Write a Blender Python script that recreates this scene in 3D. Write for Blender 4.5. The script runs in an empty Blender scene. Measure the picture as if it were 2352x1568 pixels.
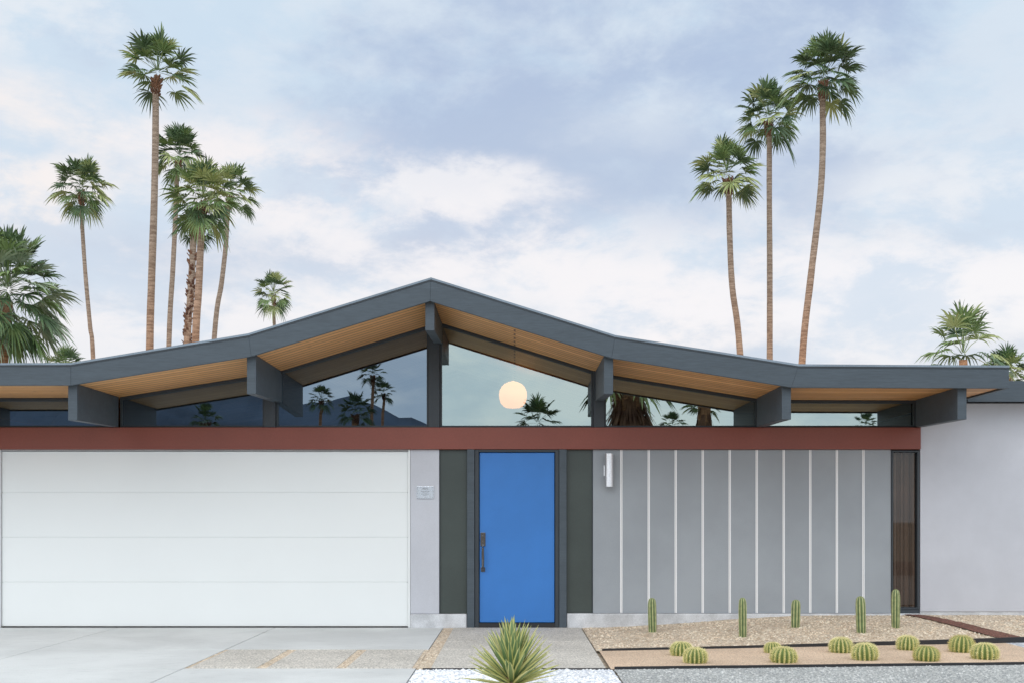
import bpy, math, random, bmesh
from mathutils import Vector, Matrix
R=math.radians
scene=bpy.context.scene
col=scene.collection
F=2755.0; VX=1182.0; VY=1195.0; EYE=1.29; D=14.5
def at(px,py,Y):
    d=Y+D
    return Vector(((px-VX)/F*d, Y, EYE-(py-VY)/F*d))
def wx(px): return (px-VX)/190.0
def wz(py): return EYE-(py-VY)/190.0
def sm(t):
    t=max(0,min(1,t)); return t*t*(3-2*t)
def hgt(x,y): return .15*sm((x-.8)/3.0)*sm((y+2.6)/2.6)
def gp(px,py,mound=False):
    z=0
    for _ in range(14):
        d=F*(EYE-z)/(py-VY); x=(px-VX)/F*d; Y=d-D
        if not mound: break
        z=.5*z+.5*hgt(x,Y)
    return Vector((x,Y,z if mound else 0))

# ------------------------------------------------------------ materials
def newmat(name):
    m=bpy.data.materials.new(name); m.use_nodes=True
    nt=m.node_tree; b=nt.nodes['Principled BSDF']
    return m,nt,b
def N(nt,t,**kw):
    n=nt.nodes.new(t)
    for k,v in kw.items(): setattr(n,k,v)
    return n
def mixrgb(nt,fac,a,b,blend='MIX'):
    n=N(nt,'ShaderNodeMix',data_type='RGBA',blend_type=blend)
    for idx,v in ((0,fac),(6,a),(7,b)):
        if hasattr(v,'is_linked'): nt.links.new(v,n.inputs[idx])
        elif idx==0: n.inputs[0].default_value=v
        else: n.inputs[idx].default_value=(v[0],v[1],v[2],1)
    return n.outputs[2]
def noise(nt,vec,scale,detail=4,rough=.55,dist=0):
    n=N(nt,'ShaderNodeTexNoise'); n.inputs['Scale'].default_value=scale
    n.inputs['Detail'].default_value=detail; n.inputs['Roughness'].default_value=rough
    n.inputs['Distortion'].default_value=dist
    nt.links.new(vec,n.inputs['Vector']); return n.outputs['Fac']
def mapping(nt,vec,scale=(1,1,1),rot=(0,0,0),loc=(0,0,0)):
    n=N(nt,'ShaderNodeMapping'); n.inputs['Scale'].default_value=scale; n.inputs['Rotation'].default_value=rot; n.inputs['Location'].default_value=loc
    nt.links.new(vec,n.inputs['Vector']); return n.outputs['Vector']
def mrange(nt,v,a,b,c=0,d=1,smooth=True):
    n=N(nt,'ShaderNodeMapRange'); n.interpolation_type='SMOOTHSTEP' if smooth else 'LINEAR'
    nt.links.new(v,n.inputs[0])
    for i,x in enumerate((a,b,c,d)): n.inputs[1+i].default_value=x
    return n.outputs[0]
def bump(nt,b,h,strength,dist=.01):
    n=N(nt,'ShaderNodeBump'); n.inputs['Strength'].default_value=strength; n.inputs['Distance'].default_value=dist
    nt.links.new(h,n.inputs['Height']); nt.links.new(n.outputs[0],b.inputs['Normal'])
def mat(name,c,rough=.6,metal=0,big=.12,bs=1.2,fine=.08,fs=60,bmp=.15,bd=.004,stretch=(1,1,1),spec=.5):
    m,nt,b=newmat(name)
    tc=N(nt,'ShaderNodeTexCoord').outputs['Object']
    v=mapping(nt,tc,stretch)
    n1=noise(nt,v,bs,5,.6); n2=noise(nt,v,fs,3,.6)
    lo=[x*(1-big) for x in c]; hi=[min(1,x*(1+big)) for x in c]
    c1=mixrgb(nt,mrange(nt,n1,.3,.7),lo,hi)
    c2=mixrgb(nt,mrange(nt,n2,.3,.7),(1-fine,)*3,(1+fine,)*3)
    nt.links.new(mixrgb(nt,1.0,c1,c2,'MULTIPLY'),b.inputs['Base Color'])
    b.inputs['Roughness'].default_value=rough; b.inputs['Metallic'].default_value=metal
    b.inputs['Specular IOR Level'].default_value=spec
    if bmp: bump(nt,b,n2,bmp,bd)
    return m
def gravel(name,cols,scale,bmp=.6,rough=.85,gain=1.0):
    m,nt,b=newmat(name)
    tc=N(nt,'ShaderNodeTexCoord').outputs['Object']
    vo=N(nt,'ShaderNodeTexVoronoi'); vo.inputs['Scale'].default_value=scale; nt.links.new(tc,vo.inputs['Vector'])
    sep=N(nt,'ShaderNodeSeparateColor'); nt.links.new(vo.outputs['Color'],sep.inputs[0])
    rp=N(nt,'ShaderNodeValToRGB'); rp.color_ramp.interpolation='CONSTANT'
    while len(rp.color_ramp.elements)<len(cols): rp.color_ramp.elements.new(.5)
    for i,cc in enumerate(cols):
        e=rp.color_ramp.elements[i]; e.position=i/len(cols); e.color=(*[min(.95,q*gain) for q in cc],1)
    nt.links.new(sep.outputs[0],rp.inputs[0])
    dk=mrange(nt,vo.outputs['Distance'],.4,.8,1,.62)
    n1=mrange(nt,noise(nt,tc,1.3,4),.3,.7,.90,1.08)
    mu=N(nt,'ShaderNodeMath',operation='MULTIPLY'); nt.links.new(dk,mu.inputs[0]); nt.links.new(n1,mu.inputs[1])
    cc=N(nt,'ShaderNodeCombineColor')
    for i in range(3): nt.links.new(mu.outputs[0],cc.inputs[i])
    nt.links.new(mixrgb(nt,1.0,rp.outputs[0],cc.outputs[0],'MULTIPLY'),b.inputs['Base Color'])
    inv=N(nt,'ShaderNodeMath',operation='SUBTRACT'); inv.inputs[0].default_value=1; nt.links.new(vo.outputs['Distance'],inv.inputs[1])
    bump(nt,b,inv.outputs[0],bmp,.012); b.inputs['Roughness'].default_value=rough
    return m
M={}
M['slate']=mat('slate_paint',(.058,.077,.094),.55,big=.08,bs=2,fine=.10,fs=14,bmp=.22,stretch=(.5,3,5))
M['slate_dark']=mat('slate_frame',(.034,.043,.052),.5,fine=.05)
M['red']=mat('red_brown_paint',(.225,.060,.040),.45,big=.07,bs=.8,fine=.04,fs=40,bmp=.08)
M['white']=mat('white_steel',(.80,.82,.81),.5,big=.012,bs=.5,fine=.012,fs=300,bmp=.04)
M['stucco']=mat('pale_stucco',(.54,.55,.59),.85,big=.06,bs=.9,fine=.05,fs=160,bmp=.35,bd=.004)
M['plinth']=mat('plinth_concrete',(.56,.57,.585),.9,big=.18,bs=4,fine=.1,fs=80,bmp=.3)
M['panel']=mat('grey_panel',(.315,.34,.365),.75,big=.08,bs=.8,fine=.05,fs=120,bmp=.15)
M['white_line']=mat('white_channel',(.92,.92,.92),.4,big=0,fine=0,bmp=0)
M['groove']=mat('groove_grey',(.40,.40,.41),.7,bmp=0)
M['green']=mat('dark_green_panel',(.050,.064,.058),.35,big=.1,bs=1.5,fine=.04,bmp=.04)
M['blue']=mat('blue_door_paint',(.036,.185,.53),.38,big=.06,bs=1.2,fine=.03,fs=90,bmp=.05)
M['chrome']=mat('dark_reflecting_chrome',(.17,.17,.175),.10,1,big=.03,bmp=0)  # base colour darkened for the dark surroundings the chrome mirrors
M['alu']=mat('brushed_aluminium',(.82,.83,.85),.45,1,big=.03,bmp=0)
M['steel']=mat('plaque_steel',(.70,.75,.80),.25,1,big=.05,bmp=0)
M['ink']=mat('plaque_ink',(.1,.1,.11),.5,bmp=0)
M['black']=mat('black_rubber',(.018,.018,.02),.6,bmp=0)
M['joint']=mat('joint_dirt',(.16,.15,.13),.9,bmp=0)
M['flash']=mat('roof_flashing',(.20,.25,.30),.5,0,bmp=0)
M['roofing']=mat('roof_membrane',(.5,.5,.5),.8)
M['curtain']=mat('brown_curtain',(.26,.17,.12),.9)
def concrete(name,c,sc=1.0):
    m,nt,b=newmat(name)
    tc=N(nt,'ShaderNodeTexCoord').outputs['Object']
    a=mrange(nt,noise(nt,tc,.7*sc,6,.6,.4),.3,.7); f=mrange(nt,noise(nt,tc,90,3),.3,.7); s=mrange(nt,noise(nt,mapping(nt,tc,(1,1.6,1)),5,6,.7),.52,.75)
    c1=mixrgb(nt,a,[x*.88 for x in c],[x*1.07 for x in c])
    c2=mixrgb(nt,s,c1,mixrgb(nt,1.0,c1,(.86,.86,.86),'MULTIPLY'))
    c3=mixrgb(nt,1.0,c2,mixrgb(nt,f,(.94,)*3,(1.05,)*3),'MULTIPLY')
    nt.links.new(c3,b.inputs['Base Color']); b.inputs['Roughness'].default_value=.85
    bump(nt,b,f,.2,.003); return m
M['conc']=concrete('driveway_concrete',(.62,.635,.625))
M['aggr']=gravel('aggregate_concrete',[(.44,.42,.38),(.54,.51,.46),(.38,.36,.32),(.60,.56,.50),(.50,.47,.42)],75,.2,gain=1.28)
M['tan']=gravel('tan_gravel',[(.55,.43,.31),(.66,.54,.40),(.44,.34,.245),(.72,.63,.50),(.58,.47,.345)],52,gain=1.15)
M['pink']=gravel('fine_pinkish_gravel',[(.64,.47,.33),(.72,.56,.41),(.56,.41,.29),(.68,.51,.37)],95,.4,gain=1.14)
M['brown']=gravel('red_brown_gravel',[(.19,.075,.05),(.26,.11,.075),(.13,.055,.035)],60)
M['whiteg']=gravel('white_gravel',[(.70,.72,.75),(.56,.59,.63),(.80,.80,.81),(.48,.50,.55)],34)
M['greyg']=gravel('grey_gravel',[(.36,.37,.36),(.45,.46,.44),(.28,.29,.29),(.52,.52,.50)],60,gain=1.15)
M['desert']=gravel('desert_ground',[(.45,.37,.28),(.5,.42,.32),(.4,.33,.25)],20,.3)
M['asphalt']=mat('asphalt',(.06,.06,.062),.9,fs=80)
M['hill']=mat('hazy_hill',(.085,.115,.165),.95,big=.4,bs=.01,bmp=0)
def soffit():
    m,nt,b=newmat('cedar_soffit')
    tc=N(nt,'ShaderNodeTexCoord').outputs['Object']
    br=N(nt,'ShaderNodeTexBrick'); br.inputs['Scale'].default_value=1
    br.inputs['Brick Width'].default_value=40; br.inputs['Row Height'].default_value=.138
    br.inputs['Mortar Size'].default_value=.013; br.inputs['Mortar Smooth'].default_value=.3
    br.inputs['Color1'].default_value=(.90,.52,.22,1); br.inputs['Color2'].default_value=(.66,.35,.135,1); br.inputs['Mortar'].default_value=(.17,.075,.03,1)
    nt.links.new(tc,br.inputs['Vector'])
    g=mrange(nt,noise(nt,mapping(nt,tc,(.8,18,.8)),6,5,.65,.3),.3,.7)
    kn=N(nt,'ShaderNodeTexVoronoi'); kn.inputs['Scale'].default_value=4.0; nt.links.new(mapping(nt,tc,(.7,1.6,.3)),kn.inputs['Vector'])
    kf=mrange(nt,kn.outputs['Distance'],.03,.10,1,0)
    c=mixrgb(nt,1.0,br.outputs[0],mixrgb(nt,g,(.78,.73,.66),(1.08,1.06,1.04)),'MULTIPLY')
    c=mixrgb(nt,kf,c,(.28,.11,.045))
    nt.links.new(c,b.inputs['Base Color']); b.inputs['Roughness'].default_value=.5
    bump(nt,b,br.outputs['Fac'],-.3,.004); return m
M['soffit']=soffit()
def glass(name,tint,fac,trans=(.8,.85,.85)):
    m=bpy.data.materials.new(name); m.use_nodes=True; nt=m.node_tree; nt.nodes.clear()
    o=N(nt,'ShaderNodeOutputMaterial'); mx=N(nt,'ShaderNodeMixShader'); g=N(nt,'ShaderNodeBsdfGlossy'); t=N(nt,'ShaderNodeBsdfTransparent')
    g.inputs['Roughness'].default_value=.0; g.inputs['Color'].default_value=(*tint,1); t.inputs['Color'].default_value=(*trans,1)
    mx.inputs[0].default_value=fac
    nt.links.new(t.outputs[0],mx.inputs[1]); nt.links.new(g.outputs[0],mx.inputs[2]); nt.links.new(mx.outputs[0],o.inputs[0]); return m
M['glass_dark']=glass('dark_reflection_glass',(.46,.60,.72),.36,(.22,.18,.15))  # left panes: blue tint stands in for the darker sky they would reflect
M['glass_clear']=glass('pale_reflective_glass',(.80,.99,.97),.36,(.46,.42,.39))
M['glass_side']=glass('side_glass',(.6,.65,.65),.06,(.75,.75,.75))
m,nt,b=newmat('lit_globe'); b.inputs['Base Color'].default_value=(.9,.85,.75,1); b.inputs['Emission Strength'].default_value=2.4
tc=N(nt,'ShaderNodeTexCoord').outputs['Object']; sp_=N(nt,'ShaderNodeSeparateXYZ'); nt.links.new(tc,sp_.inputs[0])
nt.links.new(mixrgb(nt,mrange(nt,sp_.outputs[2],-.17,.08),(1,.36,.06),(1,.52,.17)),b.inputs['Emission Color']); M['globe']=m
def leafmat(name,a,b2,rough=.42):
    m,nt,b=newmat(name); tc=N(nt,'ShaderNodeTexCoord').outputs['Object']
    nt.links.new(mixrgb(nt,mrange(nt,noise(nt,tc,2.2,4),.35,.65),a,b2),b.inputs['Base Color'])
    b.inputs['Roughness'].default_value=rough
    return m
M['leaf_a']=leafmat('palm_leaf_dark',(.045,.090,.040),(.10,.165,.07),.5)
M['leaf_b']=leafmat('palm_leaf_mid',(.11,.19,.065),(.19,.27,.095),.5)
M['leaf_c']=leafmat('palm_leaf_light',(.27,.33,.12),(.38,.42,.18),.5)
M['leaf_g']=leafmat('palm_leaf_silver',(.18,.25,.16),(.34,.41,.28),.5)
M['dead']=leafmat('dead_frond',(.20,.11,.07),(.34,.22,.14),.8)
def barkmat(name,c1,c2,c3):
    m,nt,b=newmat(name); tc=N(nt,'ShaderNodeTexCoord').outputs['Object']
    r=noise(nt,mapping(nt,tc,(1.2,1.2,9)),1.6,5,.7); l=noise(nt,mapping(nt,tc,(.3,.3,.35)),1,3)
    sep=N(nt,'ShaderNodeSeparateXYZ'); nt.links.new(tc,sep.inputs[0])
    zf=mrange(nt,sep.outputs[2],4,16)
    base=mixrgb(nt,zf,c1,c2)
    c=mixrgb(nt,mrange(nt,r,.35,.65),mixrgb(nt,1.0,base,(.5,.46,.43),'MULTIPLY'),base)
    c=mixrgb(nt,mrange(nt,l,.55,.75),c,c3)
    nt.links.new(c,b.inputs['Base Color']); b.inputs['Roughness'].default_value=.9
    bump(nt,b,r,.8,.06); return m
M['bark']=barkmat('palm_bark',(.60,.31,.17),(.42,.33,.26),(.46,.32,.22))
M['boot']=leafmat('leaf_boots',(.10,.045,.03),(.24,.125,.075),.85)

# ------------------------------------------------------------ mesh helpers
class MB:
    def __init__(s): s.v=[]; s.f=[]; s.m=[]
    def add(s,vs,fs,mi=0):
        o=len(s.v); s.v+= [tuple(v) for v in vs]; s.f+=[tuple(i+o for i in f) for f in fs]; s.m+=[mi]*len(fs); return s
    def box(s,x0,x1,y0,y1,z0,z1,mi=0):
        v=[(x,y,z) for x in (x0,x1) for y in (y0,y1) for z in (z0,z1)]
        return s.add(v,[(0,1,3,2),(4,6,7,5),(0,4,5,1),(2,3,7,6),(0,2,6,4),(1,5,7,3)],mi)
    def prism(s,poly,y0,y1,mi=0):
        n=len(poly); v=[(x,y0,z) for x,z in poly]+[(x,y1,z) for x,z in poly]
        f=[tuple(range(n)),tuple(reversed(range(n,2*n)))]+[(i,i+n,(i+1)%n+n,(i+1)%n) for i in range(n)]
        return s.add(v,f,mi)
    def strip(s,bot,top,y0,y1,mi=0):
        for i in range(len(bot)-1):
            s.prism([bot[i],bot[i+1],top[i+1],top[i]],y0,y1,mi)
        return s
    def tube(s,pts,rad,n=10,cap=True,mi=0):
        pts=[Vector(p) for p in pts]; V=[];Fc=[]
        for i,p in enumerate(pts):
            t=(pts[min(i+1,len(pts)-1)]-pts[max(i-1,0)]).normalized()
            a=t.orthogonal() if abs(t.z)<.9 else Vector((1,0,0)); a=(a-t*a.dot(t)).normalized(); b=t.cross(a)
            r=rad[i] if hasattr(rad,'__len__') else rad
            for k in range(n):
                an=2*math.pi*k/n; V.append(p+a*math.cos(an)*r+b*math.sin(an)*r)
        for i in range(len(pts)-1):
            for k in range(n):
                Fc.append((i*n+k,i*n+(k+1)%n,(i+1)*n+(k+1)%n,(i+1)*n+k))
        if cap: Fc.append(tuple(reversed(range(n)))); Fc.append(tuple(range((len(pts)-1)*n,len(pts)*n)))
        return s.add(V,Fc,mi)
    def build(s,name,mats,parent=None,bevel=0,smooth=False):
        me=bpy.data.meshes.new(name); me.from_pydata(s.v,[],s.f)
        if not isinstance(mats,(list,tuple)): mats=[mats]
        for m in mats: me.materials.append(m)
        for p,mi in zip(me.polygons,s.m): p.material_index=mi; p.use_smooth=smooth
        bm=bmesh.new(); bm.from_mesh(me); bmesh.ops.recalc_face_normals(bm,faces=bm.faces); bm.to_mesh(me); bm.free()
        me.update()
        o=bpy.data.objects.new(name,me); col.objects.link(o)
        if parent is not None: o.parent=parent
        if bevel:
            b=o.modifiers.new('bevel','BEVEL'); b.width=bevel; b.segments=2; b.limit_method='ANGLE'
        return o
def tag(o,label=None,cat=None,group=None,kind=None):
    if label: o['label']=label
    if cat: o['category']=cat
    if group: o['group']=group
    if kind: o['kind']=kind
    return o
def empty(name,loc,label,cat,group=None):
    o=bpy.data.objects.new(name,None); col.objects.link(o); o.location=loc; o.empty_display_size=.2
    return tag(o,label,cat,group)
def copy_tree(o,parent=None):
    c=o.copy(); col.objects.link(c)
    if parent is not None: c.parent=parent
    for ch in [k for k in o.children]: copy_tree(ch,c)
    return c

# ------------------------------------------------------------ house
house=empty('house',(0,0,0),'low mid-century house with butterfly-gable slate roof, red band and blue front door','house')
bz=[(-7.6,2.753),(-4.81,2.758),(-2.855,3.069),(-.916,3.664),(1.052,3.050),(3.0,2.734),(5.36,2.725)]
tz=[(-7.6,2.98),(-4.81,2.989),(-2.885,3.305),(-.906,3.909),(1.09,3.286),(3.08,2.975),(5.36,2.961)]
def roofz(x):
    for i in range(len(bz)-1):
        if bz[i][0]<=x<=bz[i+1][0]:
            t=(x-bz[i][0])/(bz[i+1][0]-bz[i][0]); return bz[i][1]*(1-t)+bz[i+1][1]*t
    return bz[0][1]
off=lambda L,d:[(x,z+d) for x,z in L]
roof=MB().strip(off(bz,.045),off(tz,-.012),-1.455,6.995).build('roof',M['roofing'],house)
MB().strip(bz,tz,-1.5,-1.458).build('fascia',M['slate'],roof,.004)
MB().box(5.325,5.36,-1.456,7,2.725,2.961).build('fascia',M['slate'],roof,.003)
MB().strip(off(bz,.02),off(bz,.042),-1.456,6.99).build('soffit',M['soffit'],roof)
MB().strip(off(tz,-.012),off(tz,.010),-1.510,-1.40).build('flashing',M['flash'],roof)
MB().strip(off(tz,-.028),off(tz,-.0125),-1.505,-1.5005).build('drip_edge',M['slate_dark'],roof)
def beam(x,fb,bb,w=.1):
    mb=MB()
    x0,x1=x-w/2,x+w/2; y0,y1=-1.42,-.052 if bb<2.5 else .12
    zl,zr=roofz(x0)+.018,roofz(x1)+.018
    v=[(x0,y0,fb),(x1,y0,fb),(x1,y1,bb),(x0,y1,bb),(x0,y0,zl),(x1,y0,zr),(x1,y1,zr),(x0,y1,zl)]
    mb.add(v,[(0,1,2,3),(4,7,6,5),(0,4,5,1),(1,5,6,2),(2,6,7,3),(3,7,4,0)])
    return mb.build('beam',M['slate'],house,.004)
for x,fb,bb in ((-6.77,2.385,2.42),(-4.82,2.385,2.42),(-2.87,2.672,2.727),(-.925,3.36,3.43),(1.025,2.672,2.74),(2.965,2.395,2.42),(4.88,2.395,2.42)):
    beam(x,fb,bb)
for x0,x1 in ((-3.02,-2.885),(-1.037,-.905),(.953,1.08)):
    zt=[roofz(x0)+.018,roofz(x1)+.018]
    pm=MB()
    if x0<-1.0 and x1>-.92:
        pm.prism([(x0,2.417),(x1,2.417),(x1,zt[1]),(-.916,3.68),(x0,zt[0])],-.04,.12)
    else: pm.prism([(x0,2.417),(x1,2.417),(x1,zt[1]),(x0,zt[0])],-.04,.12)
    pm.build('post',M['slate_dark'],house,.003)
panes=[(-7.4,-4.87,'d'),(-4.77,-3.022,'d'),(-2.883,-1.039,'d'),(-.903,.951,'c'),(1.082,2.935,'c'),(2.995,4.85,'c')]
for x0,x1,k in panes:
    z0=2.417; za,zb=roofz(x0+.001),roofz(x1-.001); w=.024; za+=.018; zb+=.018
    fr=MB(); y0,y1=.0,.07
    fr.prism([(x0,z0),(x1,z0),(x1,z0+w),(x0,z0+w)],y0,y1)
    fr.prism([(x0,za-w*1.5),(x1,zb-w*1.5),(x1,zb),(x0,za)],y0+.001,y1-.001)
    fr.prism([(x0,z0+w),(x0+w,z0+w),(x0+w,za-w*1.2),(x0,za-w*1.2)],y0+.002,y1-.002)
    fr.prism([(x1-w,z0+w),(x1,z0+w),(x1,zb-w*1.2),(x1-w,zb-w*1.2)],y0+.002,y1-.002)
    win=fr.build('window',M['slate_dark'],house)
    pn=MB().add([(x0+.01,.03,z0+.01),(x1-.01,.03,z0+.01),(x1-.01,.03,zb-.01),(x0+.01,.03,za-.01)],[(0,1,2,3)])
    pn.build('pane',M['glass_dark' if k=='d' else 'glass_clear'],win)
MB().box(-7.5,4.895,-.05,.15,2.153,2.416).build('header_band',M['red'],house,.004)
gd=MB(); zs=[.012,wz(1336),wz(1233),wz(1130),2.132]
for i in range(4): gd.box(-6.205,-1.292,.02,.07,zs[i]+.0035,zs[i+1]-.0035)
gd.box(-6.2,-1.3,.027,.06,.015,2.13)
gd.build('garage_door',M['white'],house,.003)
MB().box(-1.288,-1.262,-.012,.1,.0,2.15).build('door_jamb',M['white'],house,.003)
MB().box(-6.29,-6.212,-.012,.1,.0,2.15).build('door_jamb',M['white'],house,.003)
MB().box(-6.206,-1.29,.005,.1,2.134,2.151).build('door_jamb',M['groove'],house)
MB().box(-7.5,-6.292,0,.15,0,2.151).build('wall',M['stucco'],house)
MB().box(-1.26,-.912,-.004,.15,.168,2.151).build('wall',M['stucco'],house,.004)
MB().box(-1.26,-.577,-.035,.15,-.02,.166).build('plinth',M['plinth'],house,.012)
MB().box(.629,4.9,-.035,.15,-.02,.172).build('plinth',M['plinth'],house,.012)
MB().box(-.908,-.577,.02,.1,.17,2.15).build('side_panel',M['green'],house,.003)
MB().box(.629,.944,.02,.1,.176,2.15).build('side_panel',M['green'],house,.003)
MB().box(-.911,-.903,.0,.018,.17,2.15).build('trim',M['slate_dark'],house)
MB().box(.938,.946,.0,.018,.176,2.15).build('trim',M['slate_dark'],house)
MB().box(-.574,-.485,-.05,.12,0,2.151).build('door_post',M['slate'],house,.004)
MB().box(.538,.627,-.05,.12,0,2.151).build('door_post',M['slate'],house,.004)
fr=MB().box(-.482,-.432,-.03,.12,0,2.151).box(.49,.535,-.03,.12,0,2.151).box(-.431,.489,-.028,.12,2.122,2.151)
fr.build('door_frame',M['slate_dark'],house,.003)
MB().box(-.431,.489,-.03,.12,0,.055).build('threshold',M['black'],house)
door=MB().box(-.424,.482,.0,.045,.062,2.116).build('front_door',M['blue'],house,.004)
hd=MB()
hd.box(-.412,-.352,-.014,-.001,.985,1.148)
hd.tube([(-.382,-.014,1.10),(-.382,-.035,1.10)],.018,16)
hd.box(-.388,-.376,-.06,-.012,1.035,1.045)
hd.tube([(-.382,-.01,1.0),(-.382,-.055,.995),(-.382,-.07,.96),(-.382,-.068,.83),(-.382,-.066,.74),(-.382,-.05,.705),(-.382,-.01,.70)],[.014,.014,.015,.017,.015,.014,.014],12)
hd.box(-.406,-.358,-.012,-.001,.674,.73)
hd.build('handle',M['chrome'],door,.003)
js=[wx(p) for p in (1427,1490,1552,1614,1676,1738,1800,1861,1922,1983)]
xs=[.948]+js+[4.549]
for i in range(len(xs)-1):
    MB().box(xs[i]+(.0135 if i else 0),xs[i+1]-(.0135 if i<len(xs)-2 else 0),0,.05,.176,2.151).build('wall_panel',M['panel'],house,.002)
for x in js:
    s=MB().box(x-.0132,x-.0030,-.005,.05,.178,2.148).box(x+.0030,x+.0132,-.005,.05,.178,2.148)
    s.box(x-.0029,x+.0029,.001,.05,.178,2.148,1)
    s.build('joint_strip',[M['white_line'],M['groove']],house)
x0,x1,z0,z1=4.553,4.893,.22,2.14
wn=MB().box(x0,x0+.018,-.01,.09,z0,z1).box(x1-.028,x1,-.01,.09,z0,z1).box(x0+.018,x1-.028,-.008,.088,z0,z0+.022).box(x0+.018,x1-.028,-.008,.088,z1-.022,z1)
wn=wn.build('window',M['slate_dark'],house,.002)
MB().add([(x0+.01,.05,z0+.01),(x1-.01,.05,z0+.01),(x1-.01,.05,z1-.01),(x0+.01,.05,z1-.01)],[(0,1,2,3)]).build('pane',M['glass_side'],wn)
cu=MB();V=[]
for i in range(61):
    x=x0+.02+(x1+.25-x0)*i/60; y=.15+.03*math.sin(i*.75)+.008*math.sin(i*2.1); V+=[(x,y,.24),(x,y,2.12)]
cu.add(V,[(2*i,2*i+2,2*i+3,2*i+1) for i in range(60)]).build('curtain',M['curtain'],wn)
MB().box(4.549,4.896,.0,.09,.172,.219).build('sill',M['slate_dark'],house)
MB().box(4.90,9.5,-.012,.15,.195,2.708).build('wall',M['stucco'],house,.003)
MB().box(4.903,9.5,.0,.15,-.02,.194).build('plinth',M['plinth'],house)
wr=MB().box(5.363,9.6,-.26,6.9,2.73,2.93).build('wing_roof',M['roofing'],house)
MB().box(5.363,9.6,-.30,-.262,2.70,2.945).build('fascia',M['slate'],wr,.003)
sh=MB(); sh.box(-7.5,-7.35,.152,6.8,0,2.75); sh.box(9.35,9.5,.152,6.8,0,2.70)
sh.box(-7.34,9.34,.16,6.64,-.05,.03)
kn_=[(x,z+.012) for x,z in bz if -7.34<x<5.0]
sh.prism([(-7.34,0),(9.34,0),(9.34,2.70),(5.3,2.735)]+list(reversed(kn_))+[(-7.34,2.76)],6.65,6.8)
sh.build('shell_wall',M['stucco'],house)
pq=empty('wall_plaque',(wx(977),-.004,wz(1130)),'small brushed metal plaque on the pale wall between garage door and blue door','plaque')
MB().box(-.105,.105,-.014,0,-.077,.077).build('plate',M['steel'],pq,.004)
tx=MB()
for z,w,h in [(.045,.035,.010),(.012,.05,.005),(-.004,.038,.004),(-.02,.045,.004),(-.036,.018,.004)]:
    random.seed(int(z*1000)+50); x=-w
    while x<w:
        ww=random.uniform(.004,.009); tx.box(x,min(w,x+ww),-.0165,-.0145,z-h/2,z+h/2); x+=ww+.003
tx.box(-.096,.096,-.0158,-.0146,.066,.068).box(-.096,.096,-.0158,-.0146,-.068,-.066).box(-.098,-.096,-.0158,-.0146,-.068,.068).box(.096,.098,-.0158,-.0146,-.068,.068)
tx.build('lettering',M['ink'],pq)
wl=empty('wall_lamp',(1.135,0,1.9),'brushed aluminium cylinder wall lamp on grey panel wall right of the blue door','lamp')
def lathe(mb,prof,c=(0,0,0),n=28,mi=0):
    V=[];Fc=[]
    for r,z in prof:
        for k in range(n):
            a=2*math.pi*k/n; V.append((c[0]+r*math.cos(a),c[1]+r*math.sin(a),c[2]+z))
    for i in range(len(prof)-1):
        for k in range(n): Fc.append((i*n+k,i*n+(k+1)%n,(i+1)*n+(k+1)%n,(i+1)*n+k))
    return mb.add(V,Fc,mi)
lm=MB(); lathe(lm,[(.001,-.19),(.044,-.19),(.0441,-.2),(.05,-.2),(.05,.198),(.001,.198)],(0,-.085,0),n=48)
lm.build('lamp_tube',M['alu'],wl)
MB().box(-.06,.03,-.036,-.001,-.07,.06).build('bracket',M['alu'],wl,.003)
pl=empty('pendant_lamp',(-.022,1.9,3.004),'lit round glass pendant globe glowing behind the clerestory above the blue door','lamp')
g=MB(); prof=[(.001,-.170),(.09,-.170),(.130,-.150),(.168,-.105),(.187,-.045),(.192,.01),(.184,.065),(.16,.115),(.12,.155),(.07,.180),(.03,.190),(.02,.196),(.001,.197)]
lathe(g,prof,n=40); g.build('globe',M['globe'],pl,smooth=True)
MB().tube([(0,0,.19),(0,0,.385)],.0025,6).build('cord',M['groove'],pl)
c=MB(); lathe(c,[(.001,.365),(.05,.367),(.06,.385),(.001,.392)]); c.build('canopy',M['groove'],pl)

# ------------------------------------------------------------ ground
MB().add([(-900,-900,-.03),(900,-900,-.03),(900,900,-.03),(-900,900,-.03)],[(0,1,2,3)]).build('ground',M['desert'])['kind']='structure'
tag(MB().add([(-60,-24,-.02),(60,-24,-.02),(60,-13.2,-.02),(-60,-13.2,-.02)],[(0,1,2,3)]).build('street',M['asphalt']),kind='structure')
tag(MB().box(-60,60,-13.18,-13.0,-.05,.02).build('kerb',M['conc'],bevel=.01),kind='structure')
dw=MB(); g2=.005
xc=[-11,-9,-6.9,-4.8,-2.9,-.86]; yc=[-.01,-2.45,-4.0,-6.6,-9.6,-12.98]
for j in range(len(yc)-1):
    for i in range(len(xc)-1):
        if j==1 and i==4: continue
        dw.box(xc[i]+g2,xc[i+1]-g2,yc[j+1]+g2,yc[j]-g2,-.05,.0)
tag(dw.build('driveway',M['conc'],bevel=.004),kind='structure')
tag(MB().add([(-11,-12.98,-.014),(-.8,-12.98,-.014),(-.8,-.01,-.014),(-11,-.01,-.014)],[(0,1,2,3)]).build('driveway_joint',M['joint']),kind='structure')
def sheet(name,pts,m,z=-.006):
    return tag(MB().add([(p[0],p[1],z) for p in pts],[tuple(range(len(pts)))]).build(name,m),kind='structure')
sheet('gravel_strip',[(-.858,-4.06),(-.73,-4.06),(-.73,-.0),(-.858,-.0)],M['tan'],-.004)
sheet('gravel_patch',[(-2.9,-3.99),(-.862,-3.99),(-.862,-2.455),(-2.9,-2.455)],M['tan'],-.004)
pv=MB()
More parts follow.
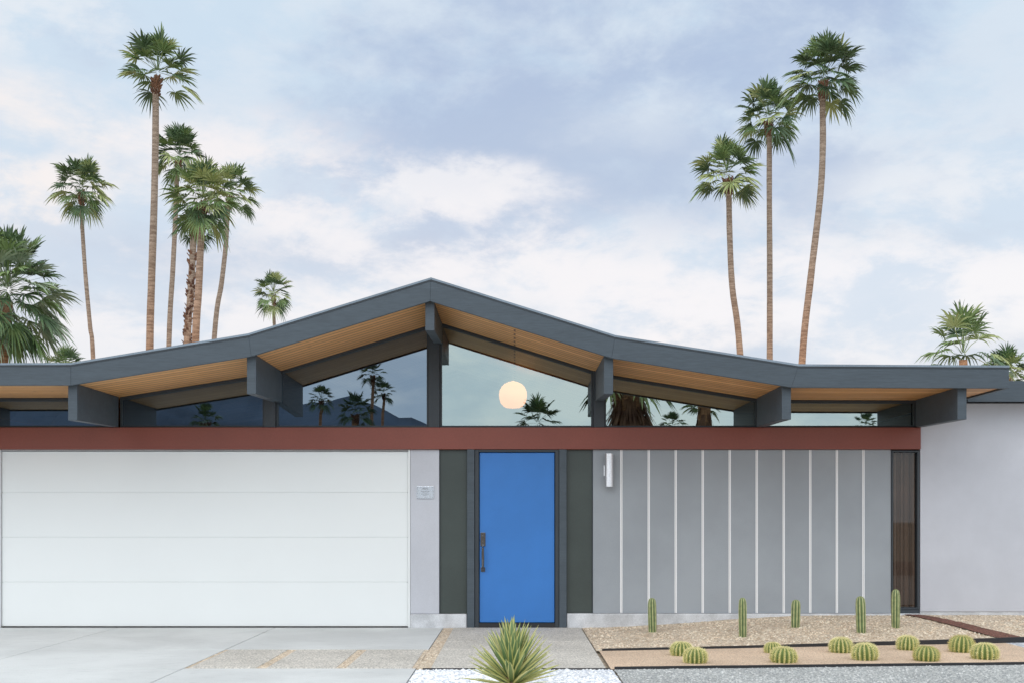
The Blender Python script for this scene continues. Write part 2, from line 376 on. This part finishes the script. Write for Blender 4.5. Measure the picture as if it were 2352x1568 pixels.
for a,b in ((-2.86,-2.27),(-2.18,-1.57),(-1.48,-.90)): pv.box(a,b,-3.97,-2.475,-.05,.002)
tag(pv.build('paver',M['aggr'],bevel=.006),kind='structure')
wk=MB()
for a,b in ((-1.7,-.04),(-2.5,-1.714),(-4.02,-2.514)): wk.box(-.735,.80,a,b,-.05,.004)
tag(wk.build('walkway',M['aggr'],bevel=.006),kind='structure')
sheet('white_gravel',[(-.856,-12.98),(.85,-12.98),(.85,-4.09),(-.856,-4.09)],M['whiteg'],-.002)
e2=lambda x:-4.05+(x-.865)*.094
e1=lambda x:-2.57+(x-.88)*.18
sheet('grey_gravel',[(.87,-12.98),(12,-12.98),(12,e2(12)),(.87,e2(.87))],M['greyg'],-.004)
sheet('fine_gravel',[(.84,e2(.84)),(5.2,e2(5.2)),(5.2,e1(5.2)),(.84,e1(.84))],M['pink'],-.002)
sheet('white_gravel',[(5.2,e2(5.2)),(12,e2(12)),(12,e1(12)),(5.2,e1(5.2))],M['whiteg'],-.002)
random.seed(4)
def bedgrid(name,fx0,fx1,m,dz,nx=60,ny=24):
    mb=MB();V=[];Fc=[]
    for j in range(ny+1):
        for i in range(nx+1):
            t=j/ny
            x=fx0(t)+(fx1(t)-fx0(t))*i/nx
            ya=e1(x); y=ya+(0.0-ya)*t
            V.append((x,y,hgt(x,y)+dz+ (random.uniform(-.006,.006) if dz<.004 else random.uniform(-.002,.004))))
    for j in range(ny):
        for i in range(nx): a=j*(nx+1)+i; Fc.append((a,a+1,a+nx+2,a+nx+1))
    return tag(mb.add(V,Fc).build(name,m,smooth=True),kind='structure')
bedgrid('gravel_bed',lambda t:.81,lambda t:11,M['tan'],.0)
bedgrid('brown_gravel_path',lambda t:5.15-.47*t,lambda t:5.42-.55*t,M['brown'],.012,6)
def edging(f,x0,x1,label):
    mb=MB(); n=30; random.seed(3); pts=[]
    for i in range(n+1):
        x=x0+(x1-x0)*i/n; pts.append((x,f(x)+random.uniform(-.006,.006),hgt(x,f(x))))
    for i in range(n):
        a,b=pts[i],pts[i+1]; w=.010
        mb.add([(a[0],a[1]-w,-.03),(b[0],b[1]-w,-.03),(b[0],b[1]+w,-.03),(a[0],a[1]+w,-.03),(a[0],a[1]-w,a[2]+.020),(b[0],b[1]-w,b[2]+.020),(b[0],b[1]+w,b[2]+.020),(a[0],a[1]+w,a[2]+.020)],[(4,5,6,7),(0,1,5,4),(3,7,6,2),(0,4,7,3),(1,2,6,5)])
    return tag(mb.build('garden_edging',M['black']),label,'edging')
edging(e1,.87,5.9,'black metal edging strip behind the barrel cacti')
edging(e2,.87,7.5,'black metal edging strip along the grey gravel')
tag(MB().box(-.80,.83,-4.075,-4.05,-.03,.008).build('garden_edging',M['black']),'short black edging strip across the end of the entry walkway','edging')
def stones(name,m,region,n,r0,r1,zf,label):
    random.seed(len(name)+n); mb=MB()
    ico=[(0,0,1),(.9,0,.3),(.28,.85,.3),(-.72,.53,.3),(-.72,-.53,.3),(.28,-.85,.3)]
    for _ in range(n):
        x,y=region(); r=random.uniform(r0,r1); a=random.uniform(0,6.3); sx,sy=random.uniform(.7,1.2),random.uniform(.7,1.2)
        V=[]
        for vx_,vy_,vz_ in ico:
            u=vx_*sx*r; v=vy_*sy*r; V.append((x+u*math.cos(a)-v*math.sin(a),y+u*math.sin(a)+v*math.cos(a),zf(x,y)+vz_*r*.6+random.uniform(-.1,.1)*r))
        V+= [(p[0],p[1],zf(x,y)-.01) for p in V[1:]]
        mb.add(V,[(0,1,2),(0,2,3),(0,3,4),(0,4,5),(0,5,1)]+[(1+k,6+k,6+(k+1)%5,1+(k+1)%5) for k in range(5)],random.randint(0,2))
    return tag(mb.build(name,m),label,'stones',kind='stuff')
def solid(n_,c): return mat(n_,c,.85,bmp=0,fine=.15,fs=30)
wm=[solid('stone_w1',(.76,.77,.79)),solid('stone_w2',(.56,.59,.64)),solid('stone_w3',(.86,.86,.85))]
tm=[solid('stone_t1',(.68,.54,.40)),solid('stone_t2',(.80,.71,.57)),solid('stone_t3',(.45,.35,.25))]
gm=[solid('stone_g1',(.43,.44,.43)),solid('stone_g2',(.58,.58,.56)),solid('stone_g3',(.30,.31,.31))]
stones('white_stones',wm,lambda:(random.uniform(-.84,.84),random.uniform(-6.4,-4.1)),6500,.010,.026,lambda x,y:-.004,'loose white stones around the yucca at the foot of the walkway')
stones('tan_stones',tm,lambda:(lambda x:(x,random.uniform(e1(x),-.04)))(random.uniform(.83,6.6)),6500,.006,.015,hgt,'loose tan stones covering the planting bed by the grey wall')
stones('tan_stones',tm,lambda:random.choice([(random.uniform(-.85,-.74),random.uniform(-4.03,-.02)),(random.choice([-2.225,-1.525,-.88,-2.88])+random.uniform(-.045,.045),random.uniform(-3.98,-2.46))]),1600,.006,.013,lambda x,y:-.008,'loose tan stones in the gaps between driveway pavers')
stones('grey_stones',gm,lambda:(lambda x:(x,random.uniform(-5.6,e2(x)-.02)))(random.uniform(.87,5)),7000,.006,.013,lambda x,y:-.004,'loose grey stones in front of the cactus beds')

# ------------------------------------------------------------ cacti
def cmat(name,a,b2):
    m,nt,b=newmat(name); tc=N(nt,'ShaderNodeTexCoord').outputs['Object']
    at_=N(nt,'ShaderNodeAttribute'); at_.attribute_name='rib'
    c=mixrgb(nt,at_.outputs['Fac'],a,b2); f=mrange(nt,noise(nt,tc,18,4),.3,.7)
    nt.links.new(mixrgb(nt,1.0,c,mixrgb(nt,f,(.75,)*3,(1.15,)*3),'MULTIPLY'),b.inputs['Base Color']); b.inputs['Roughness'].default_value=.6; return m
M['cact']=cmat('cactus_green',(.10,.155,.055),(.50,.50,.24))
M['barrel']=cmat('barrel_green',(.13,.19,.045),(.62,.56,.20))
M['spine']=mat('yellow_spines',(.84,.76,.40),.6,bmp=0)
M['spine2']=mat('pale_spines',(.6,.56,.38),.6,bmp=0)
def ribbed(prof,ribs,depth,per=6,sharp=.6):
    mb=MB(); n=ribs*per; V=[];Fc=[];rb=[]
    for r,z in prof:
        for k in range(n):
            a=2*math.pi*k/n; c=.5+.5*math.cos(ribs*a); c=c**.8
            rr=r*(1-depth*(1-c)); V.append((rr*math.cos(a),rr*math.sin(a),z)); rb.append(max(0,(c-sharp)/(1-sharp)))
    for i in range(len(prof)-1):
        for k in range(n): Fc.append((i*n+k,i*n+(k+1)%n,(i+1)*n+(k+1)%n,(i+1)*n+k))
    mb.add(V,Fc); return mb,rb
def setrib(o,rb):
    a=o.data.attributes.new('rib','FLOAT','POINT')
    for i,v in enumerate(rb): a.data[i].value=v
def spikes(mb,p,nrm,L,rng,cnt,mi=0,wd=.05):
    p=Vector(p); nrm=Vector(nrm).normalized()
    for _ in range(cnt):
        d=(nrm*.8+Vector((rng.uniform(-1,1),rng.uniform(-1,1),rng.uniform(-1,1)))).normalized()
        s=d.orthogonal().normalized()*L*wd; l=L*rng.uniform(.6,1.1)
        mb.add([p-s,p+s,p+d*l],[(0,1,2)],mi)
rng=random.Random(5)
cols=[((1499,1451),1370,20,'column cactus farthest left, standing apart near the wall lamp end of the grey wall'),
((1706,1461),1369,20,'column cactus second from left, slim and slightly leaning, nearest the front of the tan bed'),
((1827,1439),1374,22,'shortest column cactus, third from left, close to the grey wall'),
((1978,1452),1366,23,'thick column cactus fourth from left, in line with the last white wall joint'),
((2057,1440),1350,20,'tallest column cactus, in front of the narrow dark window')]
for (bx,by),ty,w,lab in cols:
    b=gp(bx,by,True); d=b.y+D; s=d/F; H=(by-ty)*s; r=w*.5*s
    root=empty('column_cactus',(b.x,b.y,b.z-.01),lab,'cactus','column cacti along the grey wall'); root.rotation_euler=(rng.uniform(-.03,.03),rng.uniform(-.02,.05),rng.uniform(0,3))
    prof=[(r*.86,0),(r*.93,H*.1),(r*.98,H*.3),(r,H*.6),(r*.97,H*.82),(r*.86,H*.92),(r*.62,H*.97),(r*.3,H*.995),(.001,H)]
    mb,rb=ribbed(prof,8,.30)
    for k in range(8):
        a=2*math.pi*k/8
        for j in range(int(H/.02)):
            z=.02*j+.01; rr=r*(.95 if z<H*.85 else .7); spikes(mb,(rr*math.cos(a),rr*math.sin(a),z),(math.cos(a),math.sin(a),.2),.012,rng,3,1)
    o=mb.build('body',[M['cact'],M['spine2']],root,smooth=True); setrib(o,rb)
bar=[(1565,1503,26,'barrel cactus farthest left of the rear row'),(1597,1520,28,'barrel cactus farthest left of the front row'),(1775,1497,20,'smallest barrel cactus, half behind a bigger one'),
(1799,1519,31,'large barrel cactus in front of the smallest one'),(1932,1496,27,'tall round barrel cactus just left of centre in the right bed, rear row'),(1987,1513,30,'front row barrel cactus directly below the thick column cactus'),
(2084,1490,25,'barrel cactus behind and between two front ones, below the tallest column cactus'),(2127,1515,30,'front row barrel cactus second from the right'),(2208,1495,29,'rear row barrel cactus farthest right, beside the brown gravel path'),(2262,1511,31,'front row barrel cactus farthest right, by the white gravel')]
for i,(bx,by,rp,lab) in enumerate(bar):
    b=gp(bx,by,False); d=b.y+D; r=rp*d/F
    if i==0:
        prof=[(.80,0),(.94,.18),(1.0,.45),(.97,.75),(.86,1.0),(.66,1.18),(.42,1.27),(.2,1.27),(.001,1.22)]
        root=empty('barrel_cactus',(0,0,0),lab,'cactus')
        mb,rb=ribbed(prof,16,.22); o=mb.build('body',M['barrel'],root,smooth=True); setrib(o,rb)
        sp=MB()
        for k in range(16):
            a=2*math.pi*k/16
            for (r_,z_) in [(.90,.1),(.97,.25),(1.0,.4),(1.0,.55),(.98,.7),(.93,.84),(.87,.97),(.78,1.08),(.67,1.17),(.53,1.23),(.38,1.27),(.22,1.27)]:
                spikes(sp,(r_*math.cos(a),r_*math.sin(a),z_),(math.cos(a)*r_,math.sin(a)*r_,z_-.4),.20,rng,7,0,.075)
        sp.build('spines',M['spine'],root); proto=root; t=root
    else: t=copy_tree(proto)
    t['label']=lab; t['group']='barrel cacti in the fine gravel bed'; t.location=(b.x,b.y,-.01); q=rng.uniform(.9,1.05)
    t.scale=(r,r,r*q*(1.05 if i==4 else .98)); t.rotation_euler=(rng.uniform(-.06,.06),rng.uniform(-.06,.06),rng.uniform(0,6))

# ------------------------------------------------------------ yucca
yroot=empty('yucca',(-.02,-5.7,0),'spiky variegated yucca with yellow green sword leaves in front of the blue door','plant')
M['y1']=leafmat('yucca_green',(.15,.24,.10),(.26,.34,.15)); M['y2']=leafmat('yucca_edge',(.54,.54,.18),(.72,.67,.32))
M['y3']=leafmat('yucca_dry',(.70,.52,.14),(.72,.58,.26))
yl=MB(); rng=random.Random(11)
NL=125
for i in range(NL):
    t=(i+.5)/NL; el=R(-4+92*t**.8)+rng.uniform(-.1,.1); az=i*2.39996+rng.uniform(-.2,.2)
    d=Vector((math.cos(az)*math.cos(el),math.sin(az)*math.cos(el),math.sin(el)))
    side=d.cross(Vector((0,0,1))).normalized(); n=side.cross(d)
    L=(rng.uniform(.34,.42)) if t>.12 else rng.uniform(.26,.34); w=rng.uniform(.019,.027); base=Vector((0,0,.05+.12*t))+d*.02
    sag=rng.uniform(.0,.04)*(1-t)
    sects=[]
    for u,ww in ((0,.7),(.25,.95),(.55,1.0),(.82,.6),(1,.03)):
        p=base+d*L*u-Vector((0,0,1))*sag*L*u*u*1.5
        sects.append([p-side*w*ww+n*w*ww*.45,p-side*w*ww*.6,p+side*w*ww*.6,p+side*w*ww+n*w*ww*.45])
    for k in range(4):
        for j in range(3):
            yl.add([sects[k][j],sects[k][j+1],sects[k+1][j+1],sects[k+1][j]],[(0,1,2,3)], (2 if t<.10 else (0 if j==1 else 1)))
yl.build('leaves',[M['y1'],M['y2'],M['y3']],yroot)
MB().tube([(0,0,-.02),(0,0,.22)],[.06,.04],10).build('stem',M['dead'],yroot)

# ------------------------------------------------------------ palms
def frond(mb,base,d,petL,fanR,nseg,droop,rng,mi,spread=110,thin=1.0):
    up=Vector((0,0,1)); side=d.cross(up)
    if side.length<.05: side=Vector((1,0,0))
    side.normalize(); side=(side+Vector((rng.uniform(-.3,.3),rng.uniform(-.3,.3),rng.uniform(-.5,.5)))).normalized()
    side=(side-d*side.dot(d)).normalized(); n=side.cross(d)
    sag=up*(-droop*petL*.35)
    pts=[base,base+d*petL*.5+sag*.25,base+d*petL+sag]
    w=.017*(petL+fanR)*.6
    for i in range(2): mb.add([pts[i]-side*w,pts[i]+side*w,pts[i+1]+side*w*.7,pts[i+1]-side*w*.7],[(0,1,2,3)],mi)
    hub=pts[2]; d2=(d+up*(-droop*.45)).normalized(); n2=side.cross(d2)
    st=R(2*spread)/nseg
    for k in range(nseg):
        a=-R(spread)+st*(k+.5)+rng.uniform(-.05,.05)
        ds=(d2*math.cos(a)+side*math.sin(a)+n2*(.26*abs(math.sin(a)))+n2*rng.uniform(-.07,.07)).normalized()
        pw=(side*math.cos(a)-d2*math.sin(a)).normalized()
        L=fanR*(.68+.32*math.cos(a*.8))*rng.uniform(.80,1.12)
        prev=None
        for u,ww in ((.04,.1),(.44,.47*thin),(.73,.31*thin),(1.0,.02)):
            p=hub+ds*L*u-up*(droop*.55+.12)*L*(u**3)
            hw=L*ww*math.tan(st/2)*1.05
            tw=n2*hw*(.65 if k%2 else -.65)
            cur=(p-pw*hw+tw,p+pw*hw-tw)
            if prev: mb.add([prev[0],prev[1],cur[1],cur[0]],[(0,1,2,3)],mi)
            prev=cur
def crown(Rr,nf,rng,nseg=18,elmin=-50,wt=(5,4,2),dropf=1.0,pet=.54,thin=1.0,elmax=86):
    mb=MB()
    for i in range(nf):
        t=(i+.5)/nf; el=R(elmin+(elmax-elmin)*t**.9+rng.uniform(-9,9)); az=i*2.39996+rng.uniform(-.35,.35)
        d=Vector((math.cos(az)*math.cos(el),math.sin(az)*math.cos(el),math.sin(el))).normalized()
        s=rng.uniform(.78,1.1)
        mi=rng.choices([0,1,2],wt)[0]
        frond(mb,Vector((0,0,.10*Rr*(t-.5)))+d*.05*Rr,d,Rr*pet*s,Rr*(1.06-pet)*s,nseg,(.55*(1-t)+.05)*dropf*rng.uniform(.6,1.4),rng,mi,rng.uniform(85,112),thin)
    return mb
def boots(r0,r1,z0,z1,rng,n,L=.3):
    mb=MB()
    for i in range(n):
        t=i/n; z=z0+(z1-z0)*t; a=i*2.39996+rng.uniform(-.2,.2); r=r0+(r1-r0)*t
        o=Vector((math.cos(a),math.sin(a),0)); s=Vector((-math.sin(a),math.cos(a),0))
        w=L*.28; p=o*r*.7+Vector((0,0,z)); q=o*(r+L*rng.uniform(.2,.45))+Vector((0,0,z+L*rng.uniform(.4,.9)))
        mb.add([p-s*w,p+s*w,q+s*w*.5,q-s*w*.5,p-s*w+Vector((0,0,.1)),p+s*w+Vector((0,0,.1)),q+s*w*.4+Vector((0,0,.07)),q-s*w*.4+Vector((0,0,.07))],[(0,1,2,3),(4,7,6,5),(0,4,5,1),(1,5,6,2),(2,6,7,3),(3,7,4,0)])
    return mb
def palm(cpx,trunk,rp,wp,label,seed,d=None,nf=32,real_r=1.9,rough=False,elmin=-50,group='tall fan palms behind the roof',dropf=1.0,wt=(4,5,3),nseg=19,leafset='abc',bootn=40,mirror=None,pet=.54,thin=1.0,elmax=86):
    rng=random.Random(seed)
    if d is None: d=F*real_r/rp
    Rr=rp*d/F; Y=d-D
    P=[at(x,y,Y) for x,y in trunk]; C=at(cpx[0],cpx[1],Y)
    a,b=P[-1],P[-2]
    if a.z>0.05:
        dr=(a-b); dr=dr*(a.z/max(.01,-dr.z)) if dr.z<0 else Vector((0,0,-a.z)); dr.x*=.4; P.append(Vector((a.x+dr.x,Y,0)))
    base=P[-1].copy()
    root=empty('palm_tree',base,label,'palm tree',group)
    loc=[p-base for p in P]; Cc=C-base
    top=loc[0]; pts=[Cc*.75+top*.25]+loc; pts=list(reversed(pts))
    out=[]
    for i in range(len(pts)-1):
        p0=pts[max(0,i-1)];p1=pts[i];p2=pts[i+1];p3=pts[min(len(pts)-1,i+2)]
        for k in range(6):
            u=k/6; out.append(.5*((2*p1)+(p2-p0)*u+(2*p0-5*p1+4*p2-p3)*u*u+(3*p1-p0-3*p2+p3)*u**3))
    out.append(pts[-1]); n=len(out); r=wp*.5*d/F
    H=out[-1].z
    rad=[r*(1.12-.26*(q.z/H))*rng.uniform(.97,1.03)+ (r*.5*max(0,1-q.z/1.2)) for q in out]
    MB().tube(out,rad,14).build('trunk',M['bark'],root,smooth=True)
    lm={'a':'leaf_a','b':'leaf_b','c':'leaf_c','g':'leaf_g'}
    cr=crown(Rr,nf,rng,nseg,elmin,wt=wt,dropf=dropf,pet=pet,thin=thin,elmax=elmax); cr.v=[(v[0]+Cc.x,v[1]+Cc.y,v[2]+Cc.z) for v in cr.v]
    cr.build('crown',[M[lm[q]] for q in leafset],root)
    if bootn:
        bt=boots(r*.9,r*1.25,-.62*Rr,-.20*Rr,rng,bootn,Rr*.12)
        bt.v=[(v[0]+Cc.x+(top.x-Cc.x)*min(1,max(0,-v[2]/(Cc.z-top.z+.01))),v[1]+Cc.y,v[2]+Cc.z) for v in bt.v]
        bt.build('leaf_boots',M['boot'],root)
    if rough:
        zz=H*.93; rb2=MB()
        for i in range(380):
            tz_=zz*i/380; j=0
            while j<n-2 and out[j+1].z<tz_: j+=1
            a_,b_=out[j],out[j+1]; u=(tz_-a_.z)/max(.01,b_.z-a_.z); c_=a_.lerp(b_,u)
            one=boots(r*.9,r*.9,0,0,rng,1,r*1.4); ang=rng.uniform(0,6.28); rot=Matrix.Rotation(ang,3,'Z')
            one.v=[tuple(rot@Vector(v)+c_) for v in one.v]
            rb2.add(one.v,one.f)
        rb2.build('leaf_boots',M['boot'],root)
    if mirror: root.location=(base.x,-base.y,0)
    return root
palm((187,430),[(187,478),(190,540),(197,640),(207,750),(214,825)],73,10,'slender fan palm standing alone left of the tallest left palm',1,nf=48,elmin=-58,dropf=1.1)
palm((362,165),[(358,205),(357,330),(354,470),(348,650),(344,800)],94,17,'tallest palm of the left group with pale straight trunk and flat wide crown',2,nf=36,elmin=-28,dropf=.5,elmax=78)
palm((412,358),[(406,420),(403,500),(397,620),(388,790)],70,12,'thin dark-crowned palm directly right of the tallest left trunk',3,nf=50,wt=(6,3,1))
palm((447,520),[(444,560),(441,620),(436,700),(430,790)],50,17,'palm with rough shaggy leaf-stub trunk at the middle of the left cluster',4,nf=22,rough=True,d=62,wt=(6,3,1))
palm((466,455),[(464,500),(461,560),(456,670),(449,790)],88,18,'bright green palm with thick orange trunk in the left cluster',5,nf=56,wt=(2,6,4),elmin=-60,d=52)
palm((530,442),[(522,500),(519,560),(509,650),(492,778)],67,12,'rightmost palm of the left cluster with a leaning trunk',6,nf=36,elmin=-38,dropf=.8)
palm((628,672),[(629,700),(630,748),(630,800)],50,8,'small distant palm just above the left roof slope',7,nf=40,elmin=-58)
palm((1670,398),[(1674,450),(1676,540),(1682,660),(1700,815)],88,15,'lowest and leftmost of the three right palms, yellowish green crown',8,nf=46,wt=(2,5,5),dropf=.8,elmin=-42)
palm((1765,268),[(1767,318),(1767,440),(1768,620),(1768,830)],83,14,'middle palm of the right trio with straight vertical trunk',9,nf=48,wt=(5,4,2),dropf=.9,elmin=-45)
palm((1893,172),[(1889,222),(1890,330),(1884,450),(1862,640),(1842,836)],99,16,'tallest palm of the right trio with long curved trunk',10,nf=50,wt=(5,4,2),dropf=.9,elmin=-45)
palm((18,665),[(4,770),(2,820),(0,900)],146,36,'big shaggy silver green fan palm cut by the left picture edge',11,real_r=2.2,nf=100,elmin=-76,dropf=1.1,wt=(4,4,4),leafset='abg',nseg=20,group='low palms beside the house',bootn=0,pet=.6,thin=.95)
palm((150,850),[(152,880),(152,930)],58,10,'palm whose tips just show over the roof near the left edge',12,nf=34,d=60,group='low palms beside the house')
palm((2212,815),[(2213,860),(2213,950)],122,22,'young sparse palm with long open fronds above the right roof end',13,real_r=1.5,nf=19,elmin=-4,dropf=1.7,wt=(3,6,2),group='low palms beside the house',bootn=0,nseg=20,pet=.55,thin=.85)
palm((2312,858),[(2312,900),(2312,960)],66,18,'low dark palm peeking over the roof at the right picture edge',14,d=36,nf=40,elmin=-25,group='low palms beside the house',bootn=20,wt=(5,4,1))
RG='palms across the street reflected in the high windows'
def rpalm(c,tb,rp,wp,seed,d,label,**k):
    return palm(c,[(c[0]+2,c[1]+rp*.6),(c[0],(c[1]+tb)/2),(c[0]-2,tb)],rp,wp,label,seed,d=d,nf=30,group=RG,mirror=True,wt=(8,2,0),**k)
rpalm((855,858),980,34,8,21,52,'tall palm reflected at the middle of the left triangular window')
rpalm((880,900),980,30,7,22,58,'palm reflected to the right of the tall reflected one')
rpalm((737,915),980,36,8,23,55,'palm reflected at the left end of the triangular window')
rpalm((815,945),990,48,14,24,50,'squat bushy palm reflected between two taller ones')
rpalm((470,965),1000,42,20,25,50,'palm reflected low in the narrow window above the garage door')
rpalm((1235,970),1010,64,20,26,44,'broad palm reflected low beside the lit pendant globe')
rpalm((1990,975),1030,34,14,27,50,'palm reflected low in the flat right end window')
rpalm((1545,975),1030,34,10,28,55,'low palm reflected between the two brown skirted palms')
def shaggy(px,w,Y,top,seed,label):
    rng=random.Random(seed); d=Y+D; x=(px-VX)/F*d; r=w*.5*d/F; H=EYE+(VY-top)/F*d
    root=empty('palm_tree',(x,-Y,0),label,'palm tree',RG)
    mb=MB()
    for i in range(1100):
        z=H*(.2+.8*rng.random()); a=rng.uniform(0,6.28); rr=r*rng.uniform(.7,1.05)*(1+.25*math.sin(z*3)); L=rng.uniform(.4,.8); wd=rng.uniform(.03,.08)
        o=Vector((math.cos(a),math.sin(a),0)); s=Vector((-math.sin(a),math.cos(a),0)); p=o*rr*.6+Vector((0,0,z)); q=o*rr+Vector((0,0,z-L))
        mb.add([p-s*wd,p+s*wd,q+s*wd*.4,q-s*wd*.4],[(0,1,2,3)])
    mb.build('dead_frond_skirt',M['boot'],root)
    MB().tube([(0,0,0),(0,0,H)],[r*.6,r*.6],12).build('trunk',M['bark'],root)
    cr=crown(r*1.9,30,rng,16,elmin=-40,dropf=.8); cr.v=[(v[0],v[1],v[2]+H) for v in cr.v]; cr.build('crown',[M['leaf_a'],M['leaf_b'],M['leaf_c']],root)
shaggy(1445,118,26,850,31,'palm with thick brown skirt reflected in the window right of the pendant')
shaggy(1618,50,32,925,32,'second brown skirted palm reflected farther right in the window strip')
hm=MB(); V=[];n=60
for i in range(n+1):
    px=-500+1700*i/n; d=900+D; x=(px-VX)/F*d
    h=(VY-(895+26*math.sin(i*.35)+10*math.sin(i*.9+1)+4*math.sin(i*2.3)+ (0 if px<700 else (px-700)*.35)))/F*d+EYE
    V+=[(x,-900,max(2,h)),(x*.9,-650,-1)]
hm.add(V,[(2*i,2*i+1,2*i+3,2*i+2) for i in range(n)])
tag(hm.build('hills',M['hill']),kind='structure')

# ------------------------------------------------------------ world
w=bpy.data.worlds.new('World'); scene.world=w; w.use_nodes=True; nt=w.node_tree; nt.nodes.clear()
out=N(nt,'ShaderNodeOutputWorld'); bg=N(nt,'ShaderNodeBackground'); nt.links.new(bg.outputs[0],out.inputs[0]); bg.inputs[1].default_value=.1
gen=N(nt,'ShaderNodeTexCoord').outputs['Generated']
sky=N(nt,'ShaderNodeTexSky'); sky.sky_type='NISHITA'; sky.sun_disc=False; sky.sun_elevation=R(38); sky.sun_rotation=R(205)
sep=N(nt,'ShaderNodeSeparateXYZ'); nt.links.new(gen,sep.inputs[0]); zz=sep.outputs[2]
rp=N(nt,'ShaderNodeValToRGB'); els=rp.color_ramp.elements
stops=[(0,(.84,.86,.89)),(.10,(.78,.82,.89)),(.20,(.69,.78,.89)),(.36,(.64,.77,.90)),(.45,(.66,.79,.91)),(.75,(1.2,1.25,1.30))]  # overhead stop, out of view, raised to brighten the ground
while len(els)<len(stops): els.new(.5)
for e,(p,c) in zip(els,stops): e.position=p; e.color=(*c,1)
nt.links.new(zz,rp.inputs[0]); colr=rp.outputs[0]
def pdir(px,py): return Vector(((px-VX)/F,1,(VY-py)/F)).normalized()
nzA=noise(nt,mapping(nt,gen,(1.0,1.0,1.7),(0,R(-16),0)),7.0,12,.60,.2)
nzB=noise(nt,mapping(nt,gen,(1.0,1.0,2.1),(0,R(-14),0),(.3,.1,.7)),9.5,13,.62,.15)
nzC=noise(nt,mapping(nt,gen,(1,1,2.4),(0,R(10),0),(2.1,.4,1.3)),7.5,12,.62,.15)
def mul(a,k):
    n=N(nt,'ShaderNodeMath',operation='MULTIPLY'); nt.links.new(a,n.inputs[0])
    if hasattr(k,'is_linked'): nt.links.new(k,n.inputs[1])
    else: n.inputs[1].default_value=k
    return n.outputs[0]
def blob(px,py,a,b,amp=1.5,rot=0,soft=1.0):
    c=pdir(px,py); sb=N(nt,'ShaderNodeVectorMath',operation='SUBTRACT'); nt.links.new(gen,sb.inputs[0]); sb.inputs[1].default_value=c
    v=sb.outputs[0]
    if rot: v=mapping(nt,v,(1,1,1),(0,R(rot),0))
    v=mapping(nt,v,(F/a,3,F/b))
    ln=N(nt,'ShaderNodeVectorMath',operation='LENGTH'); nt.links.new(v,ln.inputs[0])
    nn=N(nt,'ShaderNodeMath',operation='MULTIPLY_ADD'); nt.links.new(nzA,nn.inputs[0]); nn.inputs[1].default_value=amp*2; nt.links.new(ln.outputs['Value'],nn.inputs[2])
    return mrange(nt,nn.outputs[0],.85+amp-.5*soft,.85+amp+.5*soft,1,0)
low=mrange(nt,zz,.17,.33,1,.28)
colr=mixrgb(nt,mul(mul(mrange(nt,nzB,.41,.59),low),.9),colr,(.92,.91,.93))
colr=mixrgb(nt,mul(mul(mrange(nt,nzC,.47,.62),mrange(nt,zz,.14,.32,1,.2)),.55),colr,(.61,.68,.79))
for (px,py,a,b,amp,k,c) in [(1300,180,520,250,2.2,.88,(.44,.54,.735)),(1720,150,390,190,2.2,.8,(.45,.555,.75)),(1480,400,450,160,2.1,.75,(.51,.60,.76)),
    (780,590,330,50,1.6,.5,(.57,.63,.76)),(300,580,300,70,1.6,.4,(.60,.66,.78))]:
    colr=mixrgb(nt,mul(blob(px,py,a,b,amp,0,1.5),k),colr,c)
tex=mrange(nt,nzB,.38,.58,.15,1)
for (px,py,a,b,amp,k,c) in [(60,400,240,120,2.0,.85,(1.0,.93,.90)),(530,380,240,110,2.0,.8,(1.0,.94,.93)),(1540,750,210,65,1.8,1.0,(1.0,.95,.94)),
    (1800,660,600,95,2.1,.85,(.96,.94,.96)),(1020,425,260,50,1.8,.8,(.97,.95,.96)),(1480,270,190,75,1.8,.5,(.76,.83,.91)),(1100,570,560,85,2.1,.85,(.97,.94,.95)),(2280,690,240,80,1.8,.85,(.97,.95,.96)),(100,40,220,70,1.8,.5,(.90,.92,.95)),(1350,640,300,65,1.8,.8,(.97,.94,.95)),(2150,420,200,60,1.8,.45,(.90,.92,.95)),(880,720,300,50,1.6,.7,(.97,.94,.95)),(300,720,300,50,1.6,.6,(.96,.93,.94))]:
    colr=mixrgb(nt,mul(mul(blob(px,py,a,b,amp,0,1.1),tex),k),colr,c)
# gain added to the unseen sky behind the camera, brightening glass reflections and facade
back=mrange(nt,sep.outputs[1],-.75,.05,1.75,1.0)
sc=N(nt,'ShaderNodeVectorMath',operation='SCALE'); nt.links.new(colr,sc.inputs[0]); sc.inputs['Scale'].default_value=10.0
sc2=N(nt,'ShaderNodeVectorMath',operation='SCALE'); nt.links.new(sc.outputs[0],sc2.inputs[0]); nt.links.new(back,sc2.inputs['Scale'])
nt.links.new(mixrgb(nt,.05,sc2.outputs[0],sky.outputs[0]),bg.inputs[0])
sd=bpy.data.lights.new('sun','SUN'); sd.energy=.6; sd.angle=R(45); sd.color=(1,.93,.84)
so=bpy.data.objects.new('sun',sd); col.objects.link(so)
az=R(205); el=R(38)
dirv=Vector((math.sin(az)*math.cos(el),math.cos(az)*math.cos(el),math.sin(el)))
so.rotation_euler=dirv.to_track_quat('Z','Y').to_euler(); so.location=dirv*30
cd=bpy.data.cameras.new('camera'); co=bpy.data.objects.new('camera',cd); col.objects.link(co)
co.location=(0,-D,EYE); co.rotation_euler=(R(90),0,0)
cd.sensor_width=36; cd.lens=F/2352*36; cd.shift_y=(VY-784)/2352; cd.shift_x=-(VX-1176)/2352
cd.clip_start=.05; cd.clip_end=5000
scene.camera=co
scene.view_settings.view_transform='Standard'; scene.view_settings.look='None'; scene.view_settings.exposure=0
